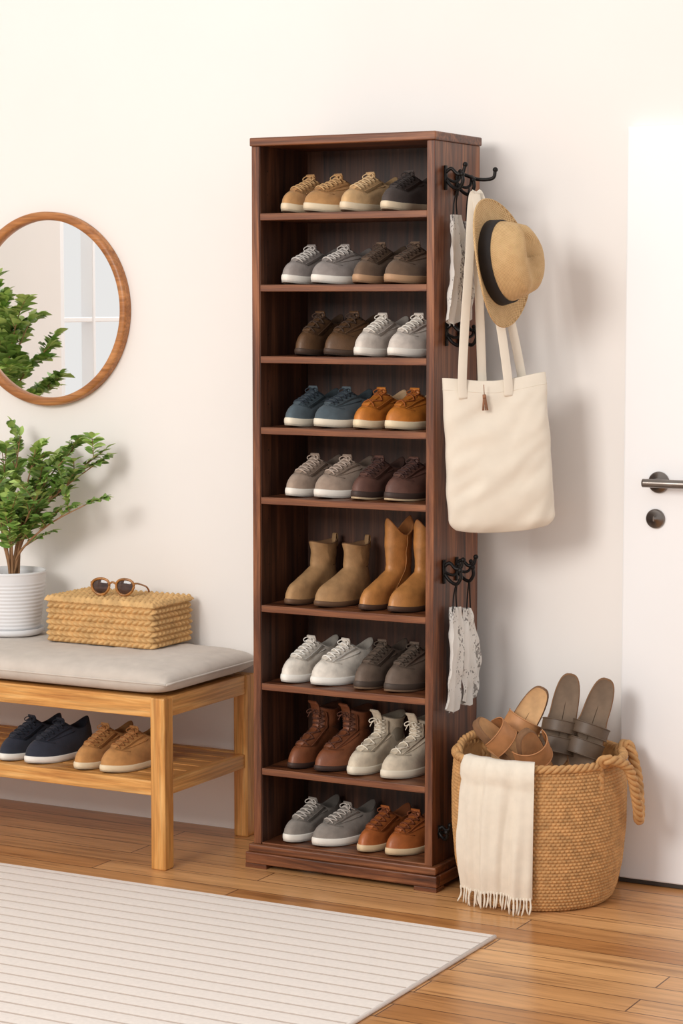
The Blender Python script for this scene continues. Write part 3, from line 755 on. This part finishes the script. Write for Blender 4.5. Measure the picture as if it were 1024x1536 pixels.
mb=MB(); mb.tube([(0,0,.03),(0,0,0)],.0012,6)
mb.tube([(0,0,.004),(0,0,-.006)],.005,10)
for k in range(9):
    a=2*pi*k/9; mb.tube([(.003*math.cos(a),.003*math.sin(a),-.004),(.007*math.cos(a),.004*math.sin(a),-.038)],.0016,5)
mb.obj('tassel',[tas],tote,(-.03,-.036,-.045))
# ------------------------------------------------------------------ hat
hatm,nt,b=new_mat('straw_hat_weave')
tc=N(nt,'ShaderNodeTexCoord'); sx=N(nt,'ShaderNodeSeparateXYZ'); nt.links.new(tc.outputs['Object'],sx.inputs[0])
ang=math_(nt,'ARCTAN2',sx.outputs['Y'],sx.outputs['X'])
rad=math_(nt,'SQRT',math_(nt,'ADD',math_(nt,'MULTIPLY',sx.outputs['X'],sx.outputs['X']),math_(nt,'MULTIPLY',sx.outputs['Y'],sx.outputs['Y'])))
q=math_(nt,'SUBTRACT',rad,sx.outputs['Z'])
w1=math_(nt,'SINE',math_(nt,'MULTIPLY',q,1350.)); w2=math_(nt,'SINE',math_(nt,'MULTIPLY',ang,110.))
wv=math_(nt,'ADD',math_(nt,'MULTIPLY',math_(nt,'MULTIPLY',w1,w2),.5),.5)
hn=N(nt,'ShaderNodeTexNoise'); hn.inputs['Scale'].default_value=45; nt.links.new(tc.outputs['Object'],hn.inputs['Vector'])
fac=math_(nt,'ADD',math_(nt,'MULTIPLY',wv,.7),math_(nt,'MULTIPLY',hn.outputs['Fac'],.3))
nt.links.new(ramp(nt,fac,[(.15,C(158,118,72)),(.5,C(208,170,118)),(.85,C(232,200,152))]),b.inputs['Base Color'])
b.inputs['Roughness'].default_value=.75; bump(nt,b,wv,.7,.0015)
band=mat_noise('hat_band',C(34,28,26),.15,60,.8,.3,.0004)
mb=MB(); n=300
prof=[]; r0=.104; RB=.161
for r in np.linspace(RB,r0+.003,20):
    e=(r-r0)/(RB-r0); prof.append((r,.010*e**2+.001))
nb=len(prof)
for z in np.linspace(.006,.096,24):
    prof.append((r0-.018*(z/.096)**1.6,z))
nc=len(prof)
for k in np.linspace(0,1,18)[1:]:
    prof.append(((r0-.018)*(1-k)**.75+.0008,.096+.018*math.sin(min(1,k*2.2)*pi/2)))
rows=[]
for i,(r,z) in enumerate(prof):
    row=[]
    for k in range(n):
        a=2*pi*k/n
        x=r*math.cos(a)*.90; y=r*math.sin(a)*1.04
        zz=z
        if i<nb:
            e=(r-r0)/(RB-r0); zz+=.014*e**1.5*(abs(math.cos(a))**2)-.010*e*abs(math.sin(a))**2
        if i>nb+8:
            kk=(i-nb-8)/(len(prof)-nb-9)
            zz-=math.exp(-(x/.026)**2)*.018*min(1,kk*1.5)*(1.2 if y>0 else .8)
            if y>.02: x*=1-.20*min(1,(y-.02)/.05)*min(1,kk*1.6)
        row.append((x,y,zz))
    rows.append(row)
mb.grid(rows,0,closed=True,smooth=True)
mb.grid([[(p[0]*.985,p[1]*.985,p[2]-.003) for p in r] for r in rows],0,closed=True,flip=True)
mb.tube([Vector(p)-Vector((0,0,.0015)) for p in rows[0]]+[Vector(rows[0][0])],.0028,8,0)
br_=[]
for z,o in ((.002,.001),(.003,.0035),(.034,.0030),(.0355,.0006)):
    rr=r0-.018*(z/.096)**1.6+o+.001
    br_.append([(rr*math.cos(2*pi*k/96)*.90,rr*math.sin(2*pi*k/96)*1.04,z) for k in range(96)])
mb.grid(br_,1,closed=True)
o=mb.obj('straw_fedora_hat',[hatm,band])
nrm_=(R_*.84+U_*.14+T_*.53).normalized()
yv=(U_*.98-R_*.16); yv=(yv-nrm_*yv.dot(nrm_)).normalized(); xv=yv.cross(nrm_)
HC=Vector((.630,-.321,1.686))
o.matrix_world=Matrix(((xv.x,yv.x,nrm_.x,HC.x),(xv.y,yv.y,nrm_.y,HC.y),(xv.z,yv.z,nrm_.z,HC.z),(0,0,0,1)))
# ------------------------------------------------------------------ light
w=bpy.data.worlds.new('world'); bpy.context.scene.world=w; w.use_nodes=True
bg=w.node_tree.nodes['Background']; bg.inputs['Color'].default_value=(1,.985,.97,1); bg.inputs['Strength'].default_value=.84
def area(name,loc,tgt,size,power,col=(1,1,1)):
    l=bpy.data.lights.new(name,'AREA'); l.energy=power; l.size=size; l.color=col
    o=link(bpy.data.objects.new(name,l)); o.location=loc
    o.rotation_euler=(Vector(tgt)-Vector(loc)).to_track_quat('-Z','Y').to_euler(); return o
area('added_soft_light',(-.5,-6.2,3.2),(1.1,0,.9),1.9,190,(1,.965,.92))  # added soft area lamp from the front left; no window stands there
bpy.context.scene.view_settings.view_transform='Standard'
